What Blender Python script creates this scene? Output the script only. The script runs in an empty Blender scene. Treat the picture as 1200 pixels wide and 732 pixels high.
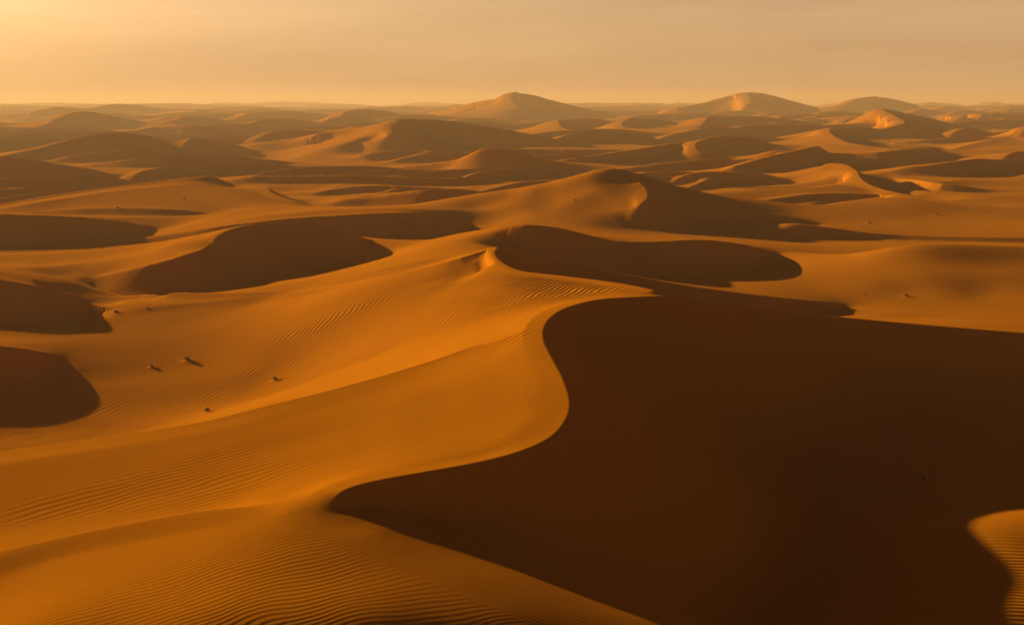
import bpy, bmesh, math, random
import numpy as np

# ----------------------------------------------------------------------------
#  Desert dune sea at low sun.  Units are metres, the view looks along +Y.
# ----------------------------------------------------------------------------
PREVIEW = False
rad = math.radians
C = bpy.context.scene.collection
scene = bpy.context.scene

CAM_H = 40.0                        # eye height over the valley floor
FPX = 1287.0                        # focal length in pixels of a 1200 px wide frame
HORIZON = 119.0
PITCH = math.atan((366.0 - HORIZON) / FPX)
SUN_AZ = rad(51.0)                  # sun stands this far left of the view
SUN_EL = rad(12.0)


def ray(u, v):
    x = (u - 600.0) / FPX
    k = (366.0 - v) / FPX
    return x, math.cos(PITCH) + k * math.sin(PITCH), -math.sin(PITCH) + k * math.cos(PITCH)


def ground(u, v, z):
    """world point seen in direction (u, v) at height z"""
    x, y, dz = ray(u, v)
    t = (z - CAM_H) / dz
    return x * t, y * t, z


def far(u, v, d):
    """world point seen in direction (u, v) at horizontal distance d"""
    x, y, dz = ray(u, v)
    t = d / math.hypot(x, y)
    return x * t, y * t, CAM_H + dz * t


# ------------------------------------------------------------- crest lines --
CRESTS = []     # dicts: p (n,3) world points, z0 (n,), side, k, ws, wb, dune
HINTS = []


def dense(pts, extra, step):
    P = np.array(pts, float)
    E = np.array(extra, float)
    n = len(P)
    if n < 3:
        t = np.linspace(0, 1, 24)
        return P[0] + (P[-1] - P[0]) * t[:, None], E[0] + (E[-1] - E[0]) * t[:, None]
    out, oe = [], []
    for i in range(n - 1):
        p1, p2 = P[i], P[i + 1]
        p0 = P[i - 1] if i > 0 else 2 * p1 - p2
        p3 = P[i + 2] if i + 2 < n else 2 * p2 - p1
        # centripetal Catmull-Rom on x, y; the same parameter for z
        d1 = max(np.linalg.norm(p1[:2] - p0[:2]), 1e-3) ** .5
        d2 = max(np.linalg.norm(p2[:2] - p1[:2]), 1e-3) ** .5
        d3 = max(np.linalg.norm(p3[:2] - p2[:2]), 1e-3) ** .5
        m1 = (p2 - p1) + d2 * ((p1 - p0) / d1 - (p2 - p0) / (d1 + d2))
        m2 = (p2 - p1) + d2 * ((p3 - p2) / d3 - (p3 - p1) / (d2 + d3))
        L = np.linalg.norm(p2[:2] - p1[:2])
        m = int(min(24, max(3, L / step)))
        t = (np.arange(m) / m)[:, None]
        h00 = 2 * t**3 - 3 * t**2 + 1; h10 = t**3 - 2 * t**2 + t
        h01 = -2 * t**3 + 3 * t**2;    h11 = t**3 - t**2
        out.append(h00 * p1 + h10 * m1 + h01 * p2 + h11 * m2)
        oe.append(E[i] * (1 - t) + E[i + 1] * t)
    out.append(P[-1:]); oe.append(E[-1:])
    return np.vstack(out), np.vstack(oe)


LEAN = math.tan(rad(-12))
TALL = ('stripe', 'shelf', 'left_band', 'right_dark') + tuple('far_' + c for c in 'abcdefhijmo')


def crest(dune, pts, z0=None, side='R', k=.62, ws=.06, wb=.012, sharp=True, dist=False, world=False, lean=None, ends=(0, 0)):
    """A dune crest.  side: where the slip face lies, seen while walking the line.
    pts are (u, v, height[, floor]) ; ws, wb: slope and width (as a share of the distance) of the brink."""
    W, Z0 = [], []
    if lean is None: lean = side == 'R' and k > .6
    tall = 1.22 if dune in TALL else 1.0
    for q in pts:
        if world:
            p = q[:3]
        else:
            p = far(q[0], q[1], q[2]) if dist else ground(q[0], q[1], q[2] * tall)
        if lean and W and not world:
            # a slip face turned from the sun: the crest must not swing round towards the viewer
            px, py = W[-1][0], W[-1][1]
            dx = p[0] - px
            if dx > 0 and p[1] - py < dx * LEAN:
                for _ in range(4):
                    yy = py + (p[0] - px) * LEAN
                    p = far(q[0], q[1], yy * math.hypot(p[0], p[1]) / p[1])
        W.append(p)
        Z0.append([q[3] if len(q) > 3 else (z0 if z0 is not None else 0.0)])
    r = np.mean([math.hypot(p[0], p[1]) for p in W])
    P, Z = dense(W, Z0, .012 * r)
    CRESTS.append(dict(p=P, z0=Z[:, 0], side=1 if side == 'L' else -1, k=k, ws=ws, wb=wb * r,
                       sharp=sharp, dune=dune, ends=ends))


def hint(pts, closed=False):
    W = [ground(*q) for q in pts]
    if len(W) == 1:
        HINTS.append(np.array(W)); return
    r = np.mean([math.hypot(p[0], p[1]) for p in W])
    P, _ = dense(W, [[0]] * len(W), .004 * r)
    HINTS.append(P)


def spots(pts):
    for q in pts:
        HINTS.append(np.array([ground(*q)]))


# ---- the great S-crested dune in the foreground and its dark hollow
crest('main', [(403, 607, 13.98, 13.95), (393, 597, 14.16, 13.6), (390.5, 588, 14.35, 12.9), (396, 579, 14.6, 12.8), (412, 570.5, 14.7, 12.7), (440, 563, 14.8, 12.4), (500, 552, 15.0, 10.5), (560, 541, 15.3, 8),
               (610, 528, 15.7, 6), (645, 512, 16, 5), (664, 490, 16.3, 4.5), (668, 470, 16.5, 4.5), (661, 445, 16.8, 4),
               (648, 420, 17, 4), (638, 400, 17.2, 4), (637, 386, 17.3, 4), (645, 372, 17.2, 4), (665, 360, 17, 4),
               (700, 351, 17.2, 4), (740, 348, 17.1, 4), (783, 347, 16.6, 4), (830, 353, 15, 4), (900, 363, 13, 4),
               (1000, 373, 11, 4), (1100, 382, 10, 4), (1200, 390, 9, 3.5), (1320, 399, 8, 3)], wb=.02, ws=.08, ends=(3.5, 0))
crest('main', [(583, 290, 16, 14), (580, 297, 16, 11), (590, 308, 15.7, 8), (610, 317, 15.6, 7), (650, 322, 15.8, 7),
               (700, 328, 16.2, 7), (740, 334, 16.5, 8), (768, 340, 16.6, 10)], side='L', wb=.01)
crest('main', [(-200, 702, 11.5, 10), (0, 645, 12.5, 11), (150, 612, 13.2, 11.9), (300, 587, 14, 13), (350, 579.5, 14.25, 14.0), (372, 577, 14.4, 14.38)],
      side='L', k=.6, ws=.02, wb=.03, sharp=True, ends=(0, 9))
crest('main', [(-200, 560, 10.5, 4), (0, 528, 11.5, 4), (133, 510, 12.2, 4), (239, 493, 12.8, 4), (307, 476, 13.3, 4.5), (400, 453, 14, 5),
               (500, 424, 15, 7), (560, 403, 16, 12), (585, 393.5, 16.5, 15.2), (608, 385.5, 16.85, 16.75)], side='L', k=.5, ws=.0, wb=.01, ends=(0, 8))
crest('main', [(397, 602, 14.03, 13.98), (424, 620, 13.85, 13.4), (455, 634, 13.65, 12.8), (500, 649, 13.4, 12.1), (600, 683, 12.6, 10.6), (720, 718, 11.4, 8.8), (840, 737, 10.2, 8)], side='L', k=.25, ws=.1, wb=.01, sharp=False, ends=(4, 0))
hint([(-150, 660, 9.6), (0, 622, 10.4), (150, 600, 11.3), (300, 575, 12.5)])
hint([(-150, 625, 10.1), (0, 600, 10.8), (150, 580, 11.7), (300, 555, 12.8), (400, 540, 13.6)])
hint([(-150, 595, 10.5), (0, 575, 11.2), (150, 555, 12.1), (300, 525, 13.1), (450, 500, 14.2), (540, 470, 15.2)])
hint([(-150, 572, 10.6), (0, 550, 11.45), (150, 530, 12.3), (300, 500, 13.25)])
spots([(600, 740, 12.9), (300, 705, 14.3), (100, 700, 13.8), (450, 690, 13.8), (350, 622, 14.15), (330, 600, 14.25), (520, 715, 13.4),
       (0, 730, 13.5), (200, 730, 14.3), (400, 735, 14.2), (100, 655, 13.2), (250, 640, 13.8), (720, 760, 11.6)])
spots([(-120, 316, 4.2), (0, 317, 3.9), (60, 318, 3.9), (110, 311, 4.8), (160, 301, 6)])
spots([(300, 336, 1.4), (380, 327, 1.8), (440, 312, 2.4)])
spots([(1000, 520, 4), (900, 600, 5), (800, 650, 6.5), (1080, 560, 4.2), (1060, 590, 9.5), (1120, 608, 9.4), (1185, 604, 9.2), (1260, 598, 9), (1180, 690, 9.9), (1260, 700, 9.7), (1110, 700, 9.3), (1190, 735, 10.4), (1000, 720, 7.5)])
spots([(450, 412, 8), (550, 370, 13), (600, 352, 14.9), (650, 340, 15.5), (500, 390, 11), (450, 372, 9.4), (520, 345, 13), (560, 300, 15.5), (567, 306, 15.5), (565, 312, 15.2), (578, 332, 15.2), (600, 338, 15.3), (542, 332, 13.9)])
hint([(340, 396, 4.6), (370, 380, 5.8), (400, 366, 7), (440, 346, 9), (490, 324, 12)])
# ---- dune right behind it
crest('hollow', [(583, 289, 16, 14), (605, 293, 14.6, 10), (650, 303, 12, 6), (700, 315, 10, 5), (750, 325, 9, 4), (800, 334, 8, 3.5),
                 (850, 341, 7, 3), (900, 347, 6.2, 2.5), (940, 351, 5, 2.5), (980, 354, 3.5, 2.5)])
crest('main', [(583, 289, 16, 15), (540, 302, 15, 13), (500, 313, 13.5, 11), (460, 321, 12, 9), (400, 332, 9, 6.5), (340, 340, 6.5, 4.5),
               (280, 343, 5.8, 4.4), (200, 343, 5.3, 4.6)], side='L', k=.2, ws=.12, wb=.01)
# valley with the shrubs
hint([(0, 505, .2), (150, 500, -.6), (240, 485, -.6), (345, 455, 1.5)])
hint([(130, 440, 1.0), (220, 424, 1.4), (300, 425, 2.2), (380, 412, 4)])
hint([(130, 385, 2.6), (210, 385, 3.0), (300, 390, 3.8)])
hint([(130, 360, 3.9), (210, 358, 4.4)])
crest('left_low', [(-240, 300, 12), (-60, 318, 10.5), (0, 328, 9.4), (50, 337, 7.8, 1), (75, 341.5, 6.2, 1.2), (97, 346.5, 5.0, 1.6), (118, 351, 3.6, 2)], z0=.6)
crest('left_near', [(-240, 380, 9.2), (-100, 394, 7.6), (-30, 402, 6.2), (20, 407.5, 5), (60, 412, 3.6), (95, 418, 2.4)], z0=1.0)
# ---- middle distance
crest('notch', [(586, 265.8, 14.0, 13.6), (594, 264.7, 14.3, 11.5), (604, 264, 14.6, 8), (620, 263.5, 14.8, 5), (650, 266, 13.8, 3), (690, 275, 11.6, 2.5), (720, 282, 9.7, 2), (770, 283, 9.3, 2),
                (810, 281, 9.2, 2), (840, 282, 8.4, 2), (870, 286, 7, 2), (900, 291, 5.6, 2.5), (930, 295, 4.8, 3)], ends=(3, 14))
hint([(582, 276, 14.3), (560, 281, 13.7), (530, 287, 12.7), (490, 296, 11)])
crest('notch', [(590, 265, 14, 13), (540, 273, 11.8, 10), (500, 281, 9.5, 8), (460, 281, 8.8, 7), (420, 277, 8.6, 7)], side='L', k=.2, ws=.1, wb=.01)
crest('right_swell', [(930, 295, 4.8, 4), (960, 297, 5.2, 3.5), (1000, 296.5, 6.2, 3.5), (1050, 289, 8.4, 4), (1080, 286.5, 9, 4), (1110, 286, 9, 4), (1150, 287, 8.6, 4),
                (1200, 289, 8, 4), (1320, 296, 7, 4)], side='L', k=.25, ws=.05, wb=.02)
hint([(1070, 319, 5.6), (1130, 317, 6), (1220, 318, 6.1)])
spots([(1062, 349, 2), (1150, 352, 2), (960, 340, 2.5), (1000, 362, 2), (1200, 365, 2)])
crest('moon', [(85, 327.5, 4.4, 3.8), (130, 319.5, 6, 2.4), (170, 311, 7.7, 1.6), (220, 298, 9.6, 1.6), (245, 287, 10, 2), (254, 278, 11.4, 2), (270, 269.5, 12.5, 2), (295, 263.5, 13, 2),
               (330, 261.5, 13, 2), (365, 264, 12, 2), (400, 271, 11, 2), (430, 279, 9, 2), (460, 290, 6, 2.5)], ws=.05)
crest('moon', [(-150, 299, 4.6), (0, 294, 5), (60, 293, 5), (110, 291, 5.5), (160, 286, 6.2), (200, 281, 7.2), (240, 274, 8.8), (272, 267.5, 10.5)],
      z0=3, side='L', k=.25, ws=.06, wb=.012)
crest('behind_moon', [(80, 276, 4.6), (150, 278, 5), (200, 274, 6), (250, 266, 8), (300, 260, 9.2), (340, 256, 9.8), (400, 252, 10.3),
                      (440, 250, 10.6), (480, 249, 10.6), (510, 251, 9.4), (540, 258, 6.5, 3.6), (570, 265, 4.2, 4.1)], z0=3)
crest('left_band', [(-120, 248, 9.5), (0, 251, 9), (50, 252.5, 8.5), (100, 255, 7.6), (150, 260, 6, 2.6), (175, 261.8, 4.9, 3.9), (192, 262.2, 4.6, 4.5)], z0=2)
crest('long_ridge', [(-120, 254, 5), (0, 239, 6.4), (50, 230, 8), (100, 223, 9), (150, 216.5, 10.2), (200, 210, 11.4), (230, 207, 12), (246, 206, 12), (256, 209, 11),
                     (266, 213, 9.8), (283, 217, 9), (297, 218.5, 9), (311, 219, 9.2), (318, 225, 8.3, 2), (335, 232, 7.3, 2.5), (360, 237.5, 6.4, 4), (400, 243, 5.4, 5.2)],
      z0=2.5, side='L', k=.5, ws=.08)
crest('long_fold', [(60, 246, 6.2), (90, 244.5, 6.8), (130, 243.5, 7.2), (180, 244, 7.3), (215, 246, 6.9), (240, 249, 6.2)], z0=4.6, k=.4)
crest('stripe', [(370, 233, 4, 3.6), (390, 232, 4.6), (430, 231.5, 4.7), (470, 226, 6.3), (505, 223, 7.2), (530, 224.5, 6.6), (560, 228, 5.4), (590, 232, 4)], z0=1.5)
crest('shelf', [(255, 206, 5), (320, 206, 6), (400, 205, 6.4), (450, 206.5, 6.4), (510, 208, 6.2), (560, 208, 5.6), (600, 211, 4)], z0=2)
# the dune with the bright rounded cap
crest('cap', [(706, 243.4, 9.8, 5), (713, 242.3, 9.9, 4), (735, 243, 10.2, 3.5), (748, 240, 10.8, 3), (757, 234, 11.8, 3), (759, 227, 12.9, 3), (756, 219, 14.2, 3), (751, 213.5, 15.2, 3),
              (765, 216.5, 14.6, 3), (800, 228, 12.2, 2.5), (850, 239, 9.7, 2.5), (900, 249, 7.4, 2.5), (950, 258, 5.8, 2.5), (1000, 268, 4.4, 2.5), (1050, 273, 3.6, 2.4), (1200, 277, 3.4, 2.4)])
hint([(460, 251, 4), (500, 246, 5.6), (550, 238, 8), (600, 230, 10.4), (660, 219, 13.5), (690, 211, 15.3), (715, 203, 17), (735, 208, 16.2), (748, 212.5, 15.4)])
spots([(760, 276, 4.5), (640, 252, 6.6), (640, 238, 8.6), (600, 243, 7), (670, 232, 10.6), (560, 256, 4.5), (820, 276, 3.6), (950, 284, 2), (1050, 283, 2)])
crest('right_lit', [(880, 211, 4.4, 4.2), (905, 204, 6.2, 5.6), (940, 195, 8.8, 7.6), (965, 191, 10.2, 8), (985, 191.6, 10.4, 5), (1003, 199, 9.5, 2), (1008, 207, 8.4, 1.5), (1016, 214, 7.4, 1.5), (1030, 220, 6.6, 1.5), (1060, 227, 6, 1.5),
                    (1100, 233, 5.2, 1.5), (1150, 239, 4.5, 1.5), (1200, 243, 4, 1.5), (1320, 251, 3, 1.5)], side='L', ws=.1)
crest('right_band', [(1040, 206, 2.6, 2.4), (1070, 210, 4.4), (1105, 215, 5.2), (1150, 220, 4.8), (1200, 224, 4.6), (1320, 229, 4.4)], z0=1)
crest('cap_foot', [(895, 254.5, 7.4, 4), (925, 259.5, 7.1), (955, 264.5, 6.5), (1000, 270.5, 5.6), (1060, 274.7, 5), (1120, 276.3, 5), (1200, 277.4, 4.9), (1320, 280, 4.4)], z0=1.4)
spots([(930, 255, 3), (1000, 250, 3.5), (1100, 255, 3)])
crest('right_dark', [(1015, 201, 4), (1060, 196, 6), (1100, 192, 7.4), (1130, 188, 8), (1150, 186, 8.4), (1175, 187, 8.2), (1210, 191, 7), (1300, 197, 4)], z0=1.5)
# ---- left, far
crest('far_a', [(-100, 174, 14.5), (0, 183, 12), (40, 187.5, 10.5), (80, 194, 8), (115, 199, 6), (150, 206, 3)], z0=1.5)
crest('far_b', [(-100, 212, 6), (0, 209.5, 6.4), (45, 206, 7), (95, 206, 7), (140, 209, 5), (180, 211, 3.6)], z0=1.5)
crest('far_c', [(-20, 187, 4), (25, 178, 7), (60, 170, 10), (90, 162, 13), (115, 157, 15), (140, 155.5, 15.4), (160, 157, 14.4), (180, 161, 11.5), (205, 166, 8)], z0=1)
crest('far_d', [(170, 177, 3.5), (195, 170, 7), (215, 164, 10), (224, 161, 11.6), (240, 163, 10.8), (262, 168, 8), (300, 172, 5)], z0=1)
crest('far_e', [(45, 187, 4), (100, 180, 7), (150, 175, 9), (165, 175, 9), (180, 178, 7.5), (200, 179, 7), (250, 177, 7), (285, 178, 5)], z0=1.5)
crest('far_f', [(80, 194, 3), (120, 190, 5), (160, 186, 6.6), (220, 183, 7.6), (300, 186, 6), (360, 191, 4)], z0=1.5)
# ---- centre, far
crest('far_g', [(392, 175, 6.4), (420, 168, 10), (442, 162.5, 13.5), (455, 158.5, 16), (460, 154, 18.4), (458, 148, 21.6), (464, 141, 25), (480, 139, 26), (510, 140, 25.4),
                (550, 145, 22.4), (600, 153, 17), (650, 163, 11), (710, 172, 5.4)], z0=1)
crest('far_g', [(340, 188, 3.5), (385, 172, 8), (420, 159, 15), (445, 149, 21), (462, 141, 25)], z0=1, side='L', k=.15, sharp=False)
crest('far_h', [(440, 197, 3), (470, 195, 4.2), (520, 190, 7), (545, 183, 10.5), (557, 177, 13.5), (565, 174.5, 14.4), (578, 174, 14.4), (600, 177, 13), (640, 187, 8.4), (670, 193, 6), (705, 202, 3)], z0=1.5)
crest('far_i', [(630, 190, 4), (690, 183, 6.5), (740, 176, 8), (790, 168, 9.5), (818, 165, 9)], z0=3.5)
crest('far_j', [(705, 200, 3.6), (735, 203, 5), (780, 205, 5.6), (820, 204, 5.8), (860, 195, 7), (900, 184, 9), (945, 174, 11), (965, 170, 11)], z0=3.4)
crest('far_k', [(700, 152, 8), (675, 153, 9), (661, 150, 11), (655.5, 144.5, 15), (662, 140, 18), (690, 139, 19), (722, 142, 15)], z0=1)
crest('far_l', [(775, 149, 9), (752, 151, 9.5), (735, 149, 11.5), (729, 145.5, 14), (733, 141, 17.5), (745, 138.5, 19.5), (770, 140, 18), (795, 144, 14)], z0=1)
crest('far_m', [(870, 182, 4), (840, 181, 5), (822, 178, 6.4), (815, 172, 8.4), (822, 164.5, 10.6), (842, 160, 12.4), (875, 160.5, 12), (915, 168, 8)], z0=1)
# ---- right, far
crest('far_n', [(970, 150, 15, 13), (1010, 149, 15.5, 8), (1035, 151, 14.5, 3), (1052, 147, 17, 2), (1061, 143, 19.5, 1.5), (1050, 136, 24.5, 1), (1042, 128.5, 30, 1), (1070, 134, 24.4, 1), (1110, 143, 15.5, 1), (1150, 151, 7.5, 1), (1168, 155, 3, 1)])
crest('far_n', [(970, 150, 15), (975, 157, 12.8), (985, 163, 11), (1000, 168, 9.6), (1030, 172, 8.2), (1060, 172, 7.6), (1095, 170, 7.4)], z0=2, side='L')
crest('far_o', [(870, 182, 5), (910, 176, 8), (950, 178, 8), (1000, 179.5, 8), (1040, 177, 8.4), (1075, 174, 8.6), (1110, 174.5, 7)], z0=2)
crest('far_p', [(1110, 176, 5), (1150, 166, 8), (1185, 160, 10), (1240, 166, 8), (1300, 172, 5)], z0=2, side='L', k=.2)
# ---- skyline
crest('peak_a', [(612, 127, 2040), (602, 120, 2110), (599, 113.5, 2190), (605, 108, 2250), (640, 115, 2270), (680, 126, 2280), (725, 134, 2280)], z0=6, dist=True)
crest('peak_a', [(490, 141, 1900), (540, 130, 2100), (575, 119, 2200), (595, 112, 2250)], z0=8, dist=True, side='L', k=.15, sharp=False)
crest('peak_b', [(884, 123, 2420), (879, 117, 2500), (878, 111.5, 2590), (877, 108, 2650), (897, 109.5, 2650), (925, 117, 2650), (960, 126.5, 2650)], z0=6, dist=True)
crest('peak_b', [(790, 127, 2400), (830, 120, 2550), (858, 112, 2620), (876, 108.3, 2650)], z0=8, dist=True, side='R', k=.2)
crest('peak_c', [(960, 126, 3050), (992, 121, 3060), (1004, 116, 3100), (1026, 113, 3150), (1045, 115, 3150), (1078, 123.5, 3150)], z0=6, dist=True)
crest('peak_d', [(52, 147, 1350), (75, 136, 1500), (95, 130.5, 1550), (112, 132, 1550), (140, 138, 1500), (172, 143, 1450)], z0=5, dist=True)
crest('peak_e', [(105, 128, 2600), (140, 121.5, 2700), (160, 123, 2700), (190, 129, 2600)], z0=4, dist=True)
crest('peak_f', [(50, 130, 2300), (72, 125, 2400), (95, 127, 2400), (110, 131, 2300)], z0=4, dist=True)
crest('far_q', [(822, 147, 1250), (828, 140, 1400), (836, 136.5, 1480), (870, 136, 1490), (920, 139, 1500), (965, 145, 1500)], z0=3, dist=True)
crest('far_r', [(398, 138, 1500), (412, 129.5, 1750), (430, 127.5, 1800), (455, 130, 1800), (480, 137, 1800)], z0=3, dist=True)
crest('far_s', [(205, 141, 1500), (225, 136, 1600), (245, 138, 1600), (275, 143, 1500)], z0=3, dist=True)
crest('far_t', [(275, 139, 1800), (305, 131, 2000), (340, 129, 2000), (360, 133, 1900)], z0=3, dist=True)

# ---- the rest of the dune sea, grown at random beyond what can be told apart
rng = np.random.default_rng(11)
TRACED = [np.array([(math.log(math.hypot(x, y)), math.atan2(x, y)) for x, y, z in c['p']]) for c in CRESTS]
TR = np.vstack(TRACED)


def random_dunes(n, r0, r1, t0, t1, hs, gap, ls, keep=True):
    made = 0
    for _ in range(n * 6):
        if made >= n: break
        l = rng.uniform(math.log(r0), math.log(r1)); th = rng.uniform(t0, t1)
        r = math.exp(l)
        near = (np.abs(TR[:, 0] - l) < gap * 3.0) & (np.abs(TR[:, 1] - th) < gap)
        if near.any(): continue
        made += 1
        L = ls * r ** .75 * rng.uniform(.5, 1.5)
        h = hs * r ** .5 * rng.uniform(.35, 1.15)
        a = rad(rng.uniform(-8, 62))                 # strike of the crest
        cx, cy = r * math.sin(th), r * math.cos(th)
        tx, ty = math.cos(a), math.sin(a); nx, ny = ty, -tx
        bow = rng.uniform(.1, .5) * L * .5
        wob = rng.uniform(-.25, .25) * L * .3
        pts = []
        for s in np.linspace(-1, 1, 9):
            off = bow * s * s + wob * math.sin(3 * s) * (1 - s * s)
            z = 1.2 + h * (1 - abs(s) ** 2.2) * (1 + .25 * s * rng.uniform(-1, 1))
            pts.append((cx + tx * s * L * .5 + nx * off, cy + ty * s * L * .5 + ny * off, z, 1.0))
        crest('sea', pts, world=True, ws=.05, wb=.01, sharp=True)


random_dunes(60, 420, 950, -.48, .48, .26, .02, .9)
random_dunes(70, 900, 1700, -.5, .5, .40, .016, 1.0)
random_dunes(150, 1700, 3600, -.5, .5, .42, .012, 1.0)
random_dunes(170, 3600, 7000, -.5, .5, .42, .01, 1.1)
random_dunes(40, 330, 900, -1.2, -.52, .35, .05, .9)
random_dunes(40, 200, 900, .56, 1.2, .35, .05, .9)

# --------------------------------------------------------------- the grid --
def axis(parts):
    out = [parts[0][0]]
    for a, b, st in parts:
        n = max(1, int(round((b - a) / st)))
        out += list(a + (b - a) * np.arange(1, n + 1) / n)
    return np.array(out)


q = 2.0 if PREVIEW else 1.0
LN = axis([(math.log(2), math.log(28), .06), (math.log(28), math.log(50), .006 * q), (math.log(50), math.log(100), .0012 * q), (math.log(100), math.log(200), .0016 * q),
           (math.log(200), math.log(420), .0036 * q), (math.log(420), math.log(1500), .0038 * q), (math.log(1500), math.log(9000), .007 * q)])
TH = axis([(rad(-180), rad(-100), rad(2)), (rad(-100), rad(-50), rad(.8) * q), (rad(-50), rad(-29), rad(.25) * q), (rad(-29), rad(29), rad(.046) * q), (rad(29), rad(50), rad(.25) * q), (rad(50), rad(100), rad(.8) * q), (rad(100), rad(180), rad(2))])
NR, NT = len(LN), len(TH)
RR = np.exp(LN)
X = (RR[:, None] * np.sin(TH)[None, :]); Y = (RR[:, None] * np.cos(TH)[None, :])
print('grid', NR, NT, NR * NT)

VAL = np.full((NR, NT), -1e9, np.float32)
DSH = np.full((NR, NT), 1e9, np.float32)         # distance to a sharp crest, as a share of r
LEE = np.zeros((NR, NT), bool)
FADE = np.zeros((NR, NT), np.float32)
KEEP_R = ((.0012, .012), (.003, .032), (.02, .06), (.03, .09))   # how far a crest keeps the sand beside it unsmoothed
KEEP = [np.zeros((NR, NT), np.float32) for _ in KEEP_R]
OWN = np.full((NR, NT), -1, np.int16)
OWND = np.full((NR, NT), 1e9, np.float32)
dune_names = []


def sstep(a, b, x):
    t = np.clip((x - a) / (b - a), 0, 1); return t * t * (3 - 2 * t)


def paint(c):
    P, Z0, sgn = c['p'], c['z0'], c['side']
    k = c['k']
    drop = max(0.3, float(np.max(P[:, 2] - Z0)))
    rm = np.hypot(P[:, 0], P[:, 1])
    reach = max(drop / k, c['wb']) * 1.05 + .03 * rm.min()
    reach = max(reach, (.19 if c['dune'] in ('main', 'hollow') else .045) * rm.max())
    r0, r1 = rm.min() - reach, rm.max() + reach
    th = np.arctan2(P[:, 0], P[:, 1])
    da = reach / max(rm.min(), 1)
    i0, i1 = np.searchsorted(LN, [math.log(max(r0, 28.01)), math.log(max(r1, 28.5))])
    j0, j1 = np.searchsorted(TH, [th.min() - da, th.max() + da])
    i0 = max(0, i0 - 1); j0 = max(0, j0 - 1); i1 = min(NR, i1 + 1); j1 = min(NT, j1 + 1)
    if i1 - i0 < 2 or j1 - j0 < 2: return
    sx = X[i0:i1, j0:j1].astype(np.float32); sy = Y[i0:i1, j0:j1].astype(np.float32)
    shp = sx.shape
    best = np.full(shp, 1e18, np.float32); side = np.zeros(shp, np.float32)
    zt = np.zeros(shp, np.float32); z0 = np.zeros(shp, np.float32); end = np.zeros(shp, bool)
    lee = np.full(shp, -1e9, np.float32)
    T = np.gradient(P[:, :2], axis=0); T /= np.linalg.norm(T, axis=1)[:, None] + 1e-9
    n = len(P)
    cum = np.concatenate([[0], np.cumsum(np.hypot(np.diff(P[:, 0]), np.diff(P[:, 1])))])
    arc = np.zeros(shp, np.float32)
    for s in range(n - 1):
        ax, ay = P[s, 0], P[s, 1]; bx, by = P[s + 1, 0] - ax, P[s + 1, 1] - ay
        L2 = bx * bx + by * by + 1e-12
        # rows that this segment can matter for
        ra, rb = sorted((math.hypot(ax, ay), math.hypot(ax + bx, ay + by)))
        a0, a1 = np.searchsorted(LN, [math.log(max(ra - reach, 28.01)), math.log(rb + reach)])
        a0 = max(0, a0 - i0); a1 = min(shp[0], a1 - i0)
        ta, tb = sorted((th[s], th[s + 1])); dd = reach / max(ra - reach, 20)
        b0, b1 = np.searchsorted(TH, [ta - dd, tb + dd])
        b0 = max(0, b0 - j0); b1 = min(shp[1], b1 - j0)
        if a1 <= a0 or b1 <= b0: continue
        sl = (slice(a0, a1), slice(b0, b1))
        px = sx[sl] - ax; py = sy[sl] - ay
        t = (px * bx + py * by) / L2
        tc = np.clip(t, 0, 1)
        ex = px - tc * bx; ey = py - tc * by
        d2 = ex * ex + ey * ey
        zz = P[s, 2] + tc * (P[s + 1, 2] - P[s, 2])
        cand = zz - k * np.sqrt(d2)
        np.maximum(lee[sl], cand, out=lee[sl])
        m = d2 < best[sl]
        if not m.any(): continue
        tx = T[s, 0] + tc * (T[s + 1, 0] - T[s, 0]); ty = T[s, 1] + tc * (T[s + 1, 1] - T[s, 1])
        sd = tx * ey - ty * ex                       # > 0: to the left
        best[sl][m] = d2[m]; side[sl][m] = sd[m]; zt[sl][m] = zz[m]
        arc[sl][m] = (cum[s] + tc * (cum[s + 1] - cum[s]))[m]
        z0[sl][m] = (Z0[s] + tc * (Z0[s + 1] - Z0[s]))[m]
        e = np.zeros(t.shape, bool)
        if s == 0: e |= t < 0
        if s == n - 2: e |= t > 1
        end[sl][m] = e[m]
    d = np.sqrt(best)
    on_lee = (side * sgn) > 0
    zl = lee if k > .45 else zt - k * d
    ok_lee = on_lee & (~end) & (zl > z0) & (d < 1e8)
    ok_w = (~on_lee) & (~end) & (d < c['wb'])
    # a crest that dies away, or ends, hands over to the sand around it
    rs = min(rm.mean(), 450.0) * (1.0 if rm.mean() < 1100 else .15)
    fade = sstep(.1 + .0005 * rs, .5 + .0075 * rs, zt - z0)
    if c['k'] < .5 or c['dune'] in ('main', 'hollow', 'notch'): fade = sstep(0, .25, zt - z0) * (sstep(.1 * c['ends'][0], c['ends'][0], arc) if c['ends'][0] else 1) * (sstep(.1 * c['ends'][1], c['ends'][1], cum[-1] - arc) if c['ends'][1] else 1)
    else: fade = fade * sstep(0, .045 * rs, np.minimum(arc, cum[-1] - arc))
    fade = fade.astype(np.float32)
    zw = zt - c['ws'] * d - (.5 * c['ws'] / max(c['wb'], .1)) * d * d
    V = VAL[i0:i1, j0:j1]
    cand = np.where(ok_lee, zl, np.where(ok_w, zw, -1e9)).astype(np.float32)
    LEE[i0:i1, j0:j1] |= ok_lee & (zl > V) & (k > .55) & (fade > .5)
    FADE[i0:i1, j0:j1] = np.where(cand > V, fade, FADE[i0:i1, j0:j1])
    np.maximum(V, cand, out=V)
    rel = (d / np.exp(LN[i0:i1])[:, None]).astype(np.float32)
    if c['sharp']:
        D = DSH[i0:i1, j0:j1]
        np.minimum(D, rel, out=D)
        for KP, (ra_, rb_) in zip(KEEP, KEEP_R):
            kp = KP[i0:i1, j0:j1]
            np.maximum(kp, fade * (1 - sstep(ra_, rb_, rel)), out=kp)
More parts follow.
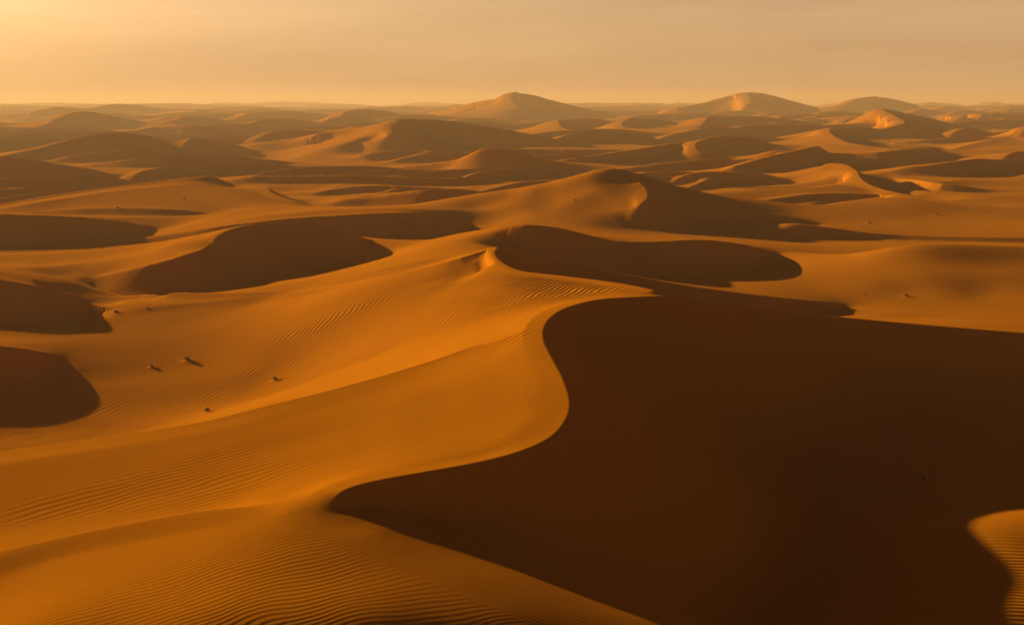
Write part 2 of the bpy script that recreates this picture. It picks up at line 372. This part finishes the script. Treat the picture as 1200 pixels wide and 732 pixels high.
    if c['dune'] != 'sea':
        if c['dune'] not in dune_names: dune_names.append(c['dune'])
        o = OWND[i0:i1, j0:j1]; m = rel < o
        o[m] = rel[m]; OWN[i0:i1, j0:j1][m] = dune_names.index(c['dune'])


import time as _t
t0 = _t.time()
for c in CRESTS: paint(c)
print('paint', _t.time() - t0); t0 = _t.time()
MASK = VAL > -1e8
HARD = MASK.copy()
FADE[~HARD] = 1
for P in HINTS:
    for x, y, z in P:
        r = math.hypot(x, y); a = math.atan2(x, y)
        i = int(np.searchsorted(LN, math.log(max(r, 28.1)))); j = int(np.searchsorted(TH, a))
        w = 2 if r < 1000 else 1
        w2 = max(1, int(round(.006 / max(LN[min(i, NR - 1)] - LN[min(i, NR - 1) - 1], 1e-4))))
        si = slice(max(0, i - w2), min(NR, i + w2 + 1)); sj = slice(max(0, j - 4), min(NT, j + 5))
        free = ~HARD[si, sj]
        VAL[si, sj][free] = z; MASK[si, sj] |= True
MASK[-1, :] = True; VAL[-1, :] = np.maximum(VAL[-1, :], 0)
VAL[0, :][~MASK[0, :]] = 14.5; MASK[0, :] = True
VAL[:, 0][~MASK[:, 0]] = 2; VAL[:, -1][~MASK[:, -1]] = 2; MASK[:, 0] = True; MASK[:, -1] = True


# ------------------------------------- fill between the crests (membrane) --
def coef(a):
    h = np.diff(a)
    lo = np.concatenate([[h[0]], h]); hi = np.concatenate([h, [h[-1]]])
    return 2 / (lo * (lo + hi)), 2 / (hi * (lo + hi))


def relax(H, M, V, ln, th, n, pull):
    ra, rb = coef(ln); ta, tb = coef(th)
    ra = ra[:, None].astype(np.float32); rb = rb[:, None].astype(np.float32)
    ta = ta[None, :].astype(np.float32); tb = tb[None, :].astype(np.float32)
    den = ra + rb + ta + tb + pull
    free = ~M
    G = np.empty((H.shape[0] + 2, H.shape[1] + 2), np.float32)
    for it in range(n):
        G[1:-1, 1:-1] = H; G[0, 1:-1] = H[0]; G[-1, 1:-1] = H[-1]; G[1:-1, 0] = H[:, 0]; G[1:-1, -1] = H[:, -1]
        N = (ra * G[:-2, 1:-1] + rb * G[2:, 1:-1] + ta * G[1:-1, :-2] + tb * G[1:-1, 2:] + pull * 1.2) / den
        H[free] = N[free]
    return H


def blocks(V, M, s):
    nr, nt = (V.shape[0] + s - 1) // s, (V.shape[1] + s - 1) // s
    Vp = np.zeros((nr * s, nt * s), np.float32); Mp = np.zeros_like(Vp)
    Vp[:V.shape[0], :V.shape[1]] = np.where(M, V, 0); Mp[:V.shape[0], :V.shape[1]] = M
    sv = Vp.reshape(nr, s, nt, s).sum((1, 3)); sm = Mp.reshape(nr, s, nt, s).sum((1, 3))
    return (sv / np.maximum(sm, 1)).astype(np.float32), sm > 0


def interp_axis(src, dst):
    j = np.clip(np.searchsorted(src, dst) - 1, 0, len(src) - 2)
    t = np.clip((dst - src[j]) / (src[j + 1] - src[j]), 0, 1).astype(np.float32)
    return j, t


def centers(a, s):
    n = (len(a) + s - 1) // s
    return np.array([a[i * s:(i + 1) * s].mean() for i in range(n)])


def fill(VAL, MASK):
    H = None; prev = None
    for s, n in ((32, 800), (16, 500), (8, 300), (4, 160), (2, 90), (1, 50)):
        ln = centers(LN, s); th = centers(TH, s)
        V, M = blocks(VAL, MASK, s)
        if H is None:
            H = np.full(V.shape, 2.0, np.float32)
        else:
            i, t = interp_axis(prev[0], ln); j, w = interp_axis(prev[1], th)
            A = H[i] * (1 - t)[:, None] + H[i + 1] * t[:, None]
            H = A[:, j] * (1 - w)[None] + A[:, j + 1] * w[None]
        H[M] = V[M]
        H = relax(H, M, V, ln, th, n, (2 + 40 * sstep(math.log(250), math.log(900), ln))[:, None].astype(np.float32))
        prev = (ln, th)
    return H


AMB = fill(VAL, MASK & (FADE > .6))
for th_ in (.35, .15, .05):
    AMB = fill(np.where(FADE < .999, AMB + (VAL - AMB) * FADE, VAL), MASK & (FADE > th_))
VAL2 = np.where(FADE < .999, AMB + (VAL - AMB) * FADE, VAL)
H = fill(VAL2, MASK & (FADE > .02))
print('solve', _t.time() - t0); t0 = _t.time()


def smooth_axis(A, coord, sig, ax):
    """box blur of half-width sig in coord units, uneven spacing, along axis ax"""
    A = np.moveaxis(A, ax, 0).astype(np.float64)
    w = np.gradient(coord)
    cs = np.concatenate([np.zeros((1,) + A.shape[1:]), np.cumsum(A * w[:, None], 0)])
    cw = np.concatenate([[0], np.cumsum(w)])
    lo = np.searchsorted(coord, coord - sig); hi = np.searchsorted(coord, coord + sig, side='right')
    n = len(coord); k = np.minimum(np.arange(n) - lo, hi - 1 - np.arange(n)); lo = np.arange(n) - k; hi = np.arange(n) + k + 1
    B = (cs[hi] - cs[lo]) / (cw[hi] - cw[lo])[:, None]
    return np.moveaxis(B, 0, ax).astype(np.float32)


DSH = np.minimum(DSH, 1.0)
SIG = .010
S = H
for _ in range(3):
    S = smooth_axis(S, LN, SIG * 1.2, 0); S = smooth_axis(S, TH, SIG, 1)
S2 = H
for _ in range(2):
    S2 = smooth_axis(S2, LN, .005, 0); S2 = smooth_axis(S2, TH, .0035, 1)
w = 1 - KEEP[1]
w2 = 1 - KEEP[0]
S3 = S
for _ in range(2):
    S3 = smooth_axis(S3, LN, .045, 0); S3 = smooth_axis(S3, TH, .04, 1)
w3 = (1 - KEEP[3]) * (1 - sstep(math.log(180), math.log(300), LN))[:, None]
def ease(A, B, w_hollow, w_crest):
    # hollows and toes are rounded freely, crests keep their edge
    return A + (B - A) * np.where(B > A, w_hollow, w_crest)


nearw = (1 - sstep(math.log(110), math.log(150), LN))[:, None]
wc = (1 - KEEP[2]) * nearw + w * (1 - nearw)
H = ease(H, S2, w2, np.minimum(w2, wc) * nearw + w2 * (1 - nearw))
H = ease(H, S, w, wc)
H = ease(H, S3, w * w3, wc * w3)
print('smooth', _t.time() - t0); t0 = _t.time()


# ------------------------------------------------------- swell and ripples --
def hash2(i, j, seed):
    h = (i.astype(np.int64) * 374761393 + j.astype(np.int64) * 668265263 + seed * 144665) & 0xFFFFFFFF
    h = ((h ^ (h >> 13)) * 1274126177) & 0xFFFFFFFF
    return ((h ^ (h >> 16)) & 0xFFFF).astype(np.float32) / 32767.5 - 1


def vnoise(x, y, seed=0):
    i = np.floor(x); j = np.floor(y)
    fx = (x - i).astype(np.float32); fy = (y - j).astype(np.float32)
    fx = fx * fx * fx * (fx * (fx * 6 - 15) + 10); fy = fy * fy * fy * (fy * (fy * 6 - 15) + 10)
    a = hash2(i, j, seed); b = hash2(i + 1, j, seed); c = hash2(i, j + 1, seed); d = hash2(i + 1, j + 1, seed)
    return (a + (b - a) * fx) * (1 - fy) + (c + (d - c) * fx) * fy


fine = (1 - sstep(math.log(95), math.log(130), LN))[:, None]
H = H * (1 - fine) + fine * smooth_axis(smooth_axis(H, LN, .0026, 0), TH, .0017, 1)
Hb = H.copy()
flat = sstep(.004, .05, DSH) * (~LEE)
R1 = RR[:, None]
sw = np.zeros_like(H)
for lam, amp, seed in ((.28, .0026, 3), (.13, .0013, 5), (.06, .0004, 7)):
    # swells stretched along the dunes, growing with the scale of the dunes (log-polar cells)
    a = rad(25)
    U = X * math.cos(a) + Y * math.sin(a); W = -X * math.sin(a) + Y * math.cos(a)
    for band in range(2):
        base = (60.0, 400.0)[band]
        wgt = (1 - sstep(math.log(130), math.log(420), LN), sstep(math.log(130), math.log(420), LN))[band][:, None]
        sw += wgt * amp * (1.0, 2.0)[band] * base * vnoise(U / (lam * base * 2.0), W / (lam * base), seed + band * 10)
H = H + sw * flat

near = (1 - sstep(math.log(170), math.log(300), LN))[:, None]
wx = 1.6 * vnoise(X / 9, Y / 9, 21) + .5 * vnoise(X / 2.7, Y / 2.7, 22)
# ripple lines: fan out around the nose of the dune, level in the hollow, steeper up the windward flank
xs = X
def lines(deg, lam, warp):
    a = rad(deg)
    return (-X * math.sin(a) + Y * math.cos(a) + warp * wx) / lam


phA = lines(30, .41, .6)                       # windward side and crest of the near dune
phA2 = lines(27, .68, .6)                      # broader on the long slope behind
zs = sstep(.5, 3.5, Y - 70 - .27 * (X + 12.6))
phC = lines(-29, .40, .15)                     # rolling over into the hollow
phD = lines(-3, .55, .2)                       # floor of the hollow
aB = rad(60)
phB = lines(60, .85, .5)
zb = sstep(96, 112, Y + 3 * vnoise(X / 14, Y / 14, 31))


def prof(ph):
    f = ph - np.floor(ph)
    return np.where(f < .68, f / .68, (1 - f) / .32) ** 1.0 * 2 - 1


def prof2(ph):
    a = 2 * np.pi * ph
    return np.sin(a) + .28 * np.sin(2 * a + .6)


patch = sstep(-.45, .35, vnoise(X / 15, Y / 11, 41) + .45 * vnoise(X / 5, Y / 5, 42))
ampA = .0115 * (.5 + .5 * patch); ampB = .038 * (1 - sstep(24, 36, X)) * (.25 + .75 * sstep(-.3, .4, vnoise(X / 26, Y / 16, 43)))
qd = (X + 8) * .5 + (Y - 61) * .87             # metres past the line where the near dune rolls over
zc = sstep(-1.6, .6, qd) * sstep(-13, -8, X) * (1 - zb)
zd = sstep(7, 14, qd) * zc
rip = ((prof2(phA) * ampA * .66 * (1 - zs) + prof2(phA2) * ampA * .9 * (.35 + .65 * patch) * zs) * (1 - zb) + prof2(phB) * ampB * zb) * (1 - zc) + zc * (prof2(phC) * .009 * (1 - zd) + prof2(phD) * .02 * zd * (.3 + .7 * patch))
lee_soft = smooth_axis(smooth_axis(LEE.astype(np.float32), LN, .006, 0), TH, .006, 1)
calm = (1 - lee_soft) * sstep(.002, .02, DSH)
calm = calm * np.where((Y < 95) & (X < -9), sstep(.006, .05, DSH), 1)
RIP = (rip * near * calm).astype(np.float32)
H = H + RIP
print('detail', _t.time() - t0); t0 = _t.time()

# ---------------------------------------------------- where the tufts stand --
def height(x, y):
    r = math.hypot(x, y); a = math.atan2(x, y)
    i = min(max(int(np.searchsorted(LN, math.log(r))) - 1, 0), NR - 2); j = min(max(int(np.searchsorted(TH, a)) - 1, 0), NT - 2)
    u = (math.log(r) - LN[i]) / (LN[i + 1] - LN[i]); v = (a - TH[j]) / (TH[j + 1] - TH[j])
    return float((H[i, j] * (1 - u) + H[i + 1, j] * u) * (1 - v) + (H[i, j + 1] * (1 - u) + H[i + 1, j + 1] * u) * v)


def land(u, v):
    """the point of the ground that shows in direction (u, v)"""
    x, y, dz = ray(u, v)
    n = math.hypot(x, y)
    d = 50.0
    while d < 900:
        if height(x / n * d, y / n * d) > CAM_H + dz / n * d: break
        d *= 1.0015
    return x / n * d, y / n * d, d


# (u, v, width in pixels, kind, label)
TUFTS = [
    (220, 424, 19, 'shrub', 'largest dark dry shrub on the open valley floor at left'),
    (178, 431, 12, 'shrub', 'small dark dry shrub just left of the largest shrub in the valley'),
    (243, 483, 17, 'shrub', 'low dry shrub half hidden close behind the long bright slope'),
    (322, 446, 15, 'shrub', 'flat straggling dry shrub on the valley floor right of the largest shrub'),
    (219, 343, 9, 'shrub', 'tiny dry shrub at the lower edge of the dark crescent dune'),
    (136, 366, 8, 'stone', 'small dark stone on pale sand beyond the shrubs, widest of its row'),
    (110, 366.5, 5, 'stone', 'tiny dark stone nearest the tip of the left dune shadow'),
    (173, 362, 5, 'stone', 'tiny stone at the right end of the row beyond the shrubs'),
    (1062, 348, 10, 'shrub', 'dark dry shrub on the bright flat beyond the great shadowed hollow'),
    (1014, 345, 4, 'stone', 'tiny dark stone left of the lone shrub on the bright flat'),
    (1019, 262, 9, 'shrub', 'flat dark shrub on the plain below the rounded dune at right'),
    (1098, 252, 7, 'shrub', 'small faint shrub farther right on the plain below the rounded dune'),
    (673, 235, 4, 'stone', 'tiny dark stone on the lit flank of the dune with the bright cap'),
    (138, 245, 7, 'shrub', 'small dry shrub on the lit face of the long left ridge'),
    (216, 233, 5, 'stone', 'tiny dark stone high on the lit face of the long left ridge'),
    (1082, 561, 7, 'stone', 'small stone lying in the dark hollow of the great dune'),
]
PLACED = []
for (u, v, wpx, kind, label) in TUFTS:
    x, y, d = land(u, v)
    PLACED.append((x, y, wpx * .8 * d / FPX, kind, label, d))
for (x, y, wd, kind, label, d) in PLACED:            # sand gathers round every tuft, with a tail downwind
    i0, i1 = np.searchsorted(LN, [math.log(d - 6), math.log(d + 6)]); a = math.atan2(x, y); j0, j1 = np.searchsorted(TH, [a - 7 / d, a + 7 / d])
    dx = X[i0:i1, j0:j1] - x; dy = Y[i0:i1, j0:j1] - y
    p = dx * .85 - dy * .53; q_ = dx * .53 + dy * .85
    L = np.where(p > 0, wd * .95, wd * .42)
    H[i0:i1, j0:j1] += (.15 if kind == 'shrub' else .06) * wd * np.exp(-(p / L) ** 2 - (q_ / (wd * .36)) ** 2)

# ------------------------------------------------------------------- mesh --
def grid_normals(X, Y, Z):
    P = np.stack([X, Y, Z], -1).astype(np.float32)
    a = np.gradient(P, axis=0); b = np.gradient(P, axis=1)
    n = np.cross(b, a); n /= np.linalg.norm(n, axis=-1, keepdims=True) + 1e-12
    return P.reshape(-1, 3), n.reshape(-1, 3)


def sub_mesh(name, P, Nrm, f):
    """one mesh from the quads f of the grid, with the grid's own normals so that neighbours meet without a seam"""
    used = np.zeros(len(P), bool); used[f.ravel()] = True
    new = np.cumsum(used) - 1
    v = P[used]; g = new[f].astype(np.int32)
    me = bpy.data.meshes.new(name)
    me.vertices.add(len(v)); me.vertices.foreach_set('co', v.ravel())
    me.loops.add(g.size); me.loops.foreach_set('vertex_index', g.ravel())
    me.polygons.add(len(g)); me.polygons.foreach_set('loop_start', np.arange(0, g.size, 4, dtype=np.int32))
    me.polygons.foreach_set('use_smooth', np.ones(len(g), bool))
    me.update(calc_edges=True)
    me.normals_split_custom_set_from_vertices(Nrm[used])
    return me


def new_mat(name):
    m = bpy.data.materials.new(name); m.use_nodes = True
    nt = m.node_tree
    return m, nt, nt.nodes['Principled BSDF']


def sand_material():
    m, nt, b = new_mat('sand')
    N, L = nt.nodes, nt.links
    co = N.new('ShaderNodeNewGeometry')
    n1 = N.new('ShaderNodeTexNoise'); n1.inputs['Scale'].default_value = .05; n1.inputs['Detail'].default_value = 6
    n2 = N.new('ShaderNodeTexNoise'); n2.inputs['Scale'].default_value = 2.2; n2.inputs['Detail'].default_value = 8
    n2.inputs['Roughness'].default_value = .65
    for n in (n1, n2): L.new(co.outputs['Position'], n.inputs['Vector'])
    mx = N.new('ShaderNodeMix'); mx.data_type = 'RGBA'
    mx.inputs[6].default_value = (.57, .172, .002, 1); mx.inputs[7].default_value = (.65, .208, .003, 1)
    L.new(n1.outputs['Fac'], mx.inputs['Factor'])
    m2 = N.new('ShaderNodeMix'); m2.data_type = 'RGBA'; m2.blend_type = 'MULTIPLY'; m2.inputs['Factor'].default_value = 1
    rp = N.new('ShaderNodeMapRange'); rp.inputs['To Min'].default_value = .86; rp.inputs['To Max'].default_value = 1.12
    L.new(n2.outputs['Fac'], rp.inputs['Value'])
    L.new(mx.outputs[2], m2.inputs[6]); L.new(rp.outputs['Result'], m2.inputs[7])
    L.new(m2.outputs[2], b.inputs['Base Color'])
    b.inputs['Roughness'].default_value = .95
    b.inputs['Specular IOR Level'].default_value = 0
    n3 = N.new('ShaderNodeTexNoise'); n3.inputs['Scale'].default_value = 7; n3.inputs['Detail'].default_value = 4
    L.new(co.outputs['Position'], n3.inputs['Vector'])
    bp = N.new('ShaderNodeBump'); bp.inputs['Strength'].default_value = .25; bp.inputs['Distance'].default_value = .02
    L.new(n3.outputs['Fac'], bp.inputs['Height']); L.new(bp.outputs['Normal'], b.inputs['Normal'])
    return m


SAND = sand_material()
DUNES = {
    'main': ('great foreground sand dune with a winding sharp crest and a wide dark hollow on its right', .16),
    'notch': ('dune with a notched bright peak and long dark lee right behind the foreground dune', .04),
    'moon': ('crescent shaped dune with a round dark slip face in the left middle distance', .04),
    'cap': ('dune with a rounded bright cap and a long dark flank sloping down to the right', .04),
    'long_ridge': ('broad pale dune with a smooth lit face and a small pointed end at left', .04),
    'right_lit': ('rounded evenly lit dune with a hooked crest at right middle distance', .04),
    'right_swell': ('low smooth swell of sand beyond the shadowed hollow at the right edge', .04),
    'left_low': ('dark backed dune cut by the left edge beyond the shrub valley', .04),
    'left_near': ('shadowed dune flank at the left edge beside the shrub valley', .04),
    'far_g': ('big far dune with a curled bright edge and a long dark back left of centre', .035),
    'far_h': ('pointed far dune with a short lit left edge in front of the big far dune', .03),
    'far_n': ('far dune at right with a bright triangular face and a dark right side', .04),
    'peak_a': ('tallest pointed dune on the skyline at centre', .04),
    'peak_b': ('broad dune on the skyline right of centre', .04),
    'peak_c': ('small flat topped dune on the skyline far right', .03),
}
PT, NRM = grid_normals(X, Y, H)
idx = (np.arange(NR - 1)[:, None] * NT + np.arange(NT - 1)[None, :])
faces = np.stack([idx, idx + 1, idx + NT + 1, idx + NT], -1).astype(np.int64)
owner = np.full((NR - 1, NT - 1), -1, np.int16)
for key, (label, lim) in DUNES.items():
    n_ = dune_names.index(key)
    owner[((OWN == n_) & (OWND < lim) & (Hb > 2.6 + .0035 * R1))[:-1, :-1]] = n_
owner[:3] = -1
for key, (label, lim) in [(None, (None, 0))] + list(DUNES.items()):
    n_ = -1 if key is None else dune_names.index(key)
    f = faces[owner == n_]
    nm = 'desert_ground' if key is None else 'sand_dune'
    me = sub_mesh(nm, PT, NRM, f)
    me.materials.append(SAND)
    g = bpy.data.objects.new(nm, me); C.objects.link(g); g['kind'] = 'structure'
    g['label'] = label or 'orange desert sand spreading between the dunes to the hazy horizon'
    g['category'] = 'sand dune' if key else 'desert ground'
print('mesh', _t.time() - t0); t0 = _t.time()


# ------------------------------------------------------- shrubs and stones --
def plain_mat(name, c1, c2, scale):
    m, nt, b = new_mat(name)
    n = nt.nodes.new('ShaderNodeTexNoise'); n.inputs['Scale'].default_value = scale; n.inputs['Detail'].default_value = 4
    g = nt.nodes.new('ShaderNodeNewGeometry'); nt.links.new(g.outputs['Position'], n.inputs['Vector'])
    mx = nt.nodes.new('ShaderNodeMix'); mx.data_type = 'RGBA'; mx.inputs[6].default_value = c1 + (1,); mx.inputs[7].default_value = c2 + (1,)
    nt.links.new(n.outputs['Fac'], mx.inputs['Factor']); nt.links.new(mx.outputs[2], b.inputs['Base Color'])
    b.inputs['Roughness'].default_value = .9
    return m


TWIG = plain_mat('dry_twig', (.05, .03, .015), (.11, .065, .03), 9)
LEAF = plain_mat('dry_leaf', (.045, .035, .012), (.10, .07, .02), 5)
STONE = plain_mat('dark_stone', (.05, .032, .02), (.12, .08, .05), 6)


def link(name, bm, mat, parent=None):
    me = bpy.data.meshes.new(name); bm.to_mesh(me); bm.free(); me.materials.append(mat)
    o = bpy.data.objects.new(name, me); C.objects.link(o); o.parent = parent
    return o


def tube(bm, pts, r0, r1):
    rings = []
    for i, p in enumerate(pts):
        d = (pts[min(i + 1, len(pts) - 1)] - pts[max(i - 1, 0)]).normalized()
        s_ = d.cross(Vector((.3, .2, 1))).normalized(); t_ = d.cross(s_)
        r = r0 + (r1 - r0) * i / (len(pts) - 1)
        rings.append([bm.verts.new(p + (s_ * math.cos(a) + t_ * math.sin(a)) * r) for a in (0, 2.1, 4.2)])
    for a, b in zip(rings, rings[1:]):
        for k in range(3): bm.faces.new((a[k], a[(k + 1) % 3], b[(k + 1) % 3], b[k]))


from mathutils import Vector
random.seed(5)


def shrub(x, y, wd, label):
    z = height(x, y)
    root = bpy.data.objects.new('desert_shrub', None); C.objects.link(root); root.location = (x, y, z - .03)
    root.empty_display_size = .1
    root['label'] = label; root['category'] = 'shrub'; root['group'] = 'dry shrubs scattered over the sand'
    R = wd * .36
    tw = bmesh.new(); lf = bmesh.new()
    for _ in range(30):
        a = random.uniform(0, 2 * math.pi); e = random.uniform(.15, 1.35); L = R * random.uniform(.55, 1.15) * (1.0 - .25 * math.sin(e))
        d = Vector((math.cos(a) * math.cos(e), math.sin(a) * math.cos(e), math.sin(e)))
        pts = [Vector((random.uniform(-.06, .06) * R, random.uniform(-.06, .06) * R, 0))]
        for s_ in range(4):
            pts.append(pts[-1] + (d + Vector((random.uniform(-.3, .3), random.uniform(-.3, .3), random.uniform(-.2, .25)))) * (L / 4))
        for p in pts: p.z = max(p.z, .01)
        tube(tw, pts, .022 * R, .006 * R)
        for p in pts[1:]:
            for _k in range(6):
                c = p + Vector((random.gauss(0, .09), random.gauss(0, .09), random.gauss(0, .07))) * R
                c.z = max(c.z, .02)
                n = Vector((random.gauss(0, 1), random.gauss(0, 1), random.gauss(0, 1))).normalized()
                s1 = n.orthogonal().normalized() * R * random.uniform(.05, .1); s2 = n.cross(s1).normalized() * R * random.uniform(.018, .035)
                lf.faces.new([lf.verts.new(c + q) for q in (-s1, -s2, s1, s2)])
    link('branches', tw, TWIG, root); link('foliage', lf, LEAF, root)


def stone(x, y, wd, label):
    bm = bmesh.new(); bmesh.ops.create_icosphere(bm, subdivisions=3, radius=.5)
    o3 = Vector((random.uniform(0, 90), random.uniform(0, 90), 0))
    from mathutils import noise as mn
    for v in bm.verts:
        c = v.co.normalized()
        k = 1 + .35 * mn.noise(c * 1.7 + o3) + .12 * mn.noise(c * 5 + o3)
        v.co = Vector((c.x * .5 * k, c.y * .42 * k, max(c.z * .36 * k, -.12)))
        v.co *= wd * .8
    for f in bm.faces: f.smooth = False
    ob = link('stone', bm, STONE)
    ob.location = (x, y, height(x, y) + .03 * wd); ob.rotation_euler.z = random.uniform(0, 6.28)
    ob['label'] = label; ob['category'] = 'stone'; ob['group'] = 'dark stones lying on the sand'


for (x, y, wd, kind, label, d) in PLACED:
    (shrub if kind == 'shrub' else stone)(x, y, wd, label)

# ------------------------------------------------------------ haze and sky --
def haze(zmin, zmax):
    bm = bmesh.new(); bmesh.ops.create_cube(bm, size=1)
    R = 9050
    for v in bm.verts:
        v.co.x *= 2 * R; v.co.y *= 2 * R
        v.co.z = zmax if v.co.z > 0 else zmin
    me = bpy.data.meshes.new('haze'); bm.to_mesh(me); bm.free()
    m = bpy.data.materials.new('haze_air'); m.use_nodes = True
    nt = m.node_tree; nt.nodes.clear()
    o = nt.nodes.new('ShaderNodeOutputMaterial'); p = nt.nodes.new('ShaderNodeVolumePrincipled')
    p.inputs['Color'].default_value = (.95, .70, .36, 1); p.inputs['Density'].default_value = .00022
    p.inputs['Anisotropy'].default_value = .2
    nt.links.new(p.outputs[0], o.inputs['Volume'])
    me.materials.append(m)
    ob = bpy.data.objects.new('haze', me); C.objects.link(ob); ob['kind'] = 'stuff'
    ob['label'] = 'warm dusty haze lying over the far dunes'


haze(float(H.min()) - 1.2, max(float(H.max()), CAM_H) + 25)

w = bpy.data.worlds.new('World'); scene.world = w; w.use_nodes = True
nt = w.node_tree; bg = nt.nodes['Background']
sky = nt.nodes.new('ShaderNodeTexSky'); sky.sky_type = 'NISHITA'; sky.sun_disc = False
sky.sun_elevation = SUN_EL
sky.sun_rotation = -SUN_AZ
sky.air_density = 1.0; sky.dust_density = 6.0; sky.ozone_density = .6; sky.altitude = 200
tint = nt.nodes.new('ShaderNodeMix'); tint.data_type = 'RGBA'; tint.blend_type = 'MULTIPLY'; tint.inputs['Factor'].default_value = 1
tint.inputs[7].default_value = (1.14, .94, .80, 1)
# a dust-laden sky: brightest low over the horizon, dull overhead
tc = nt.nodes.new('ShaderNodeTexCoord'); sp = nt.nodes.new('ShaderNodeSeparateXYZ'); nt.links.new(tc.outputs['Generated'], sp.inputs[0])
cr = nt.nodes.new('ShaderNodeValToRGB'); nt.links.new(sp.outputs['Z'], cr.inputs['Fac'])
e = cr.color_ramp.elements
e[0].position = 0.0; e[0].color = (1, 1, 1, 1)
e[1].position = 1.0; e[1].color = (.018, .018, .018, 1)
for p_, v_ in ((.05, .95), (.1, .88), (.14, .27), (.22, .07), (.5, .022)):
    x_ = e.new(p_); x_.color = (v_, v_, v_, 1)
mul = nt.nodes.new('ShaderNodeMix'); mul.data_type = 'RGBA'; mul.blend_type = 'MULTIPLY'; mul.inputs['Factor'].default_value = 1
dust = nt.nodes.new('ShaderNodeMix'); dust.data_type = 'RGBA'; dust.inputs['Factor'].default_value = .77
dust.inputs[7].default_value = (3.4, 2.06, 1.0, 1)
nt.links.new(tint.outputs[2], dust.inputs[6])
nt.links.new(sky.outputs[0], tint.inputs[6]); nt.links.new(dust.outputs[2], mul.inputs[6]); nt.links.new(cr.outputs['Color'], mul.inputs[7])
# faint bands of dust and thin cloud
mp = nt.nodes.new('ShaderNodeMapping'); mp.inputs['Scale'].default_value = (2.2, 2.2, 17); mp.inputs['Rotation'].default_value = (.05, .03, 0)
cn = nt.nodes.new('ShaderNodeTexNoise'); cn.inputs['Scale'].default_value = 1.6; cn.inputs['Detail'].default_value = 6; cn.inputs['Roughness'].default_value = .55
cm = nt.nodes.new('ShaderNodeMapRange'); cm.inputs['From Min'].default_value = .3; cm.inputs['From Max'].default_value = .7
cm.inputs['To Min'].default_value = .9; cm.inputs['To Max'].default_value = 1.1
nt.links.new(tc.outputs['Generated'], mp.inputs['Vector']); nt.links.new(mp.outputs[0], cn.inputs['Vector']); nt.links.new(cn.outputs['Fac'], cm.inputs['Value'])
cl = nt.nodes.new('ShaderNodeMix'); cl.data_type = 'RGBA'; cl.blend_type = 'MULTIPLY'; cl.inputs['Factor'].default_value = 1
nt.links.new(mul.outputs[2], cl.inputs[6]); nt.links.new(cm.outputs[0], cl.inputs[7])
nt.links.new(cl.outputs[2], bg.inputs['Color'])
bg.inputs['Strength'].default_value = .15

sd = bpy.data.lights.new('sun', 'SUN'); sd.energy = 5.0; sd.angle = rad(.55); sd.color = (1, .80, .52)
so = bpy.data.objects.new('sun', sd); C.objects.link(so)
from mathutils import Vector
tosun = Vector((-math.sin(SUN_AZ) * math.cos(SUN_EL), math.cos(SUN_AZ) * math.cos(SUN_EL), math.sin(SUN_EL)))
so.rotation_euler = tosun.to_track_quat('Z', 'Y').to_euler()
so.location = (-300, 200, 200)

cd = bpy.data.cameras.new('camera'); cam = bpy.data.objects.new('camera', cd); C.objects.link(cam)
cam.location = (0, 0, CAM_H); cam.rotation_euler = (math.pi / 2 - PITCH, 0, 0)
cd.sensor_width = 36; cd.lens = 36 * FPX / 1200; cd.clip_end = 60000; cd.clip_start = .5
scene.camera = cam

scene.view_settings.view_transform = 'Standard'; scene.view_settings.look = 'None'
scene.view_settings.exposure = .47; scene.view_settings.gamma = 1; scene.view_settings.use_curve_mapping = False
scene.render.engine = 'CYCLES'
cy = scene.cycles
cy.use_denoising = True
cy.max_bounces = 4; cy.diffuse_bounces = 3; cy.volume_bounces = 1; cy.transparent_max_bounces = 4
cy.volume_step_rate = 4
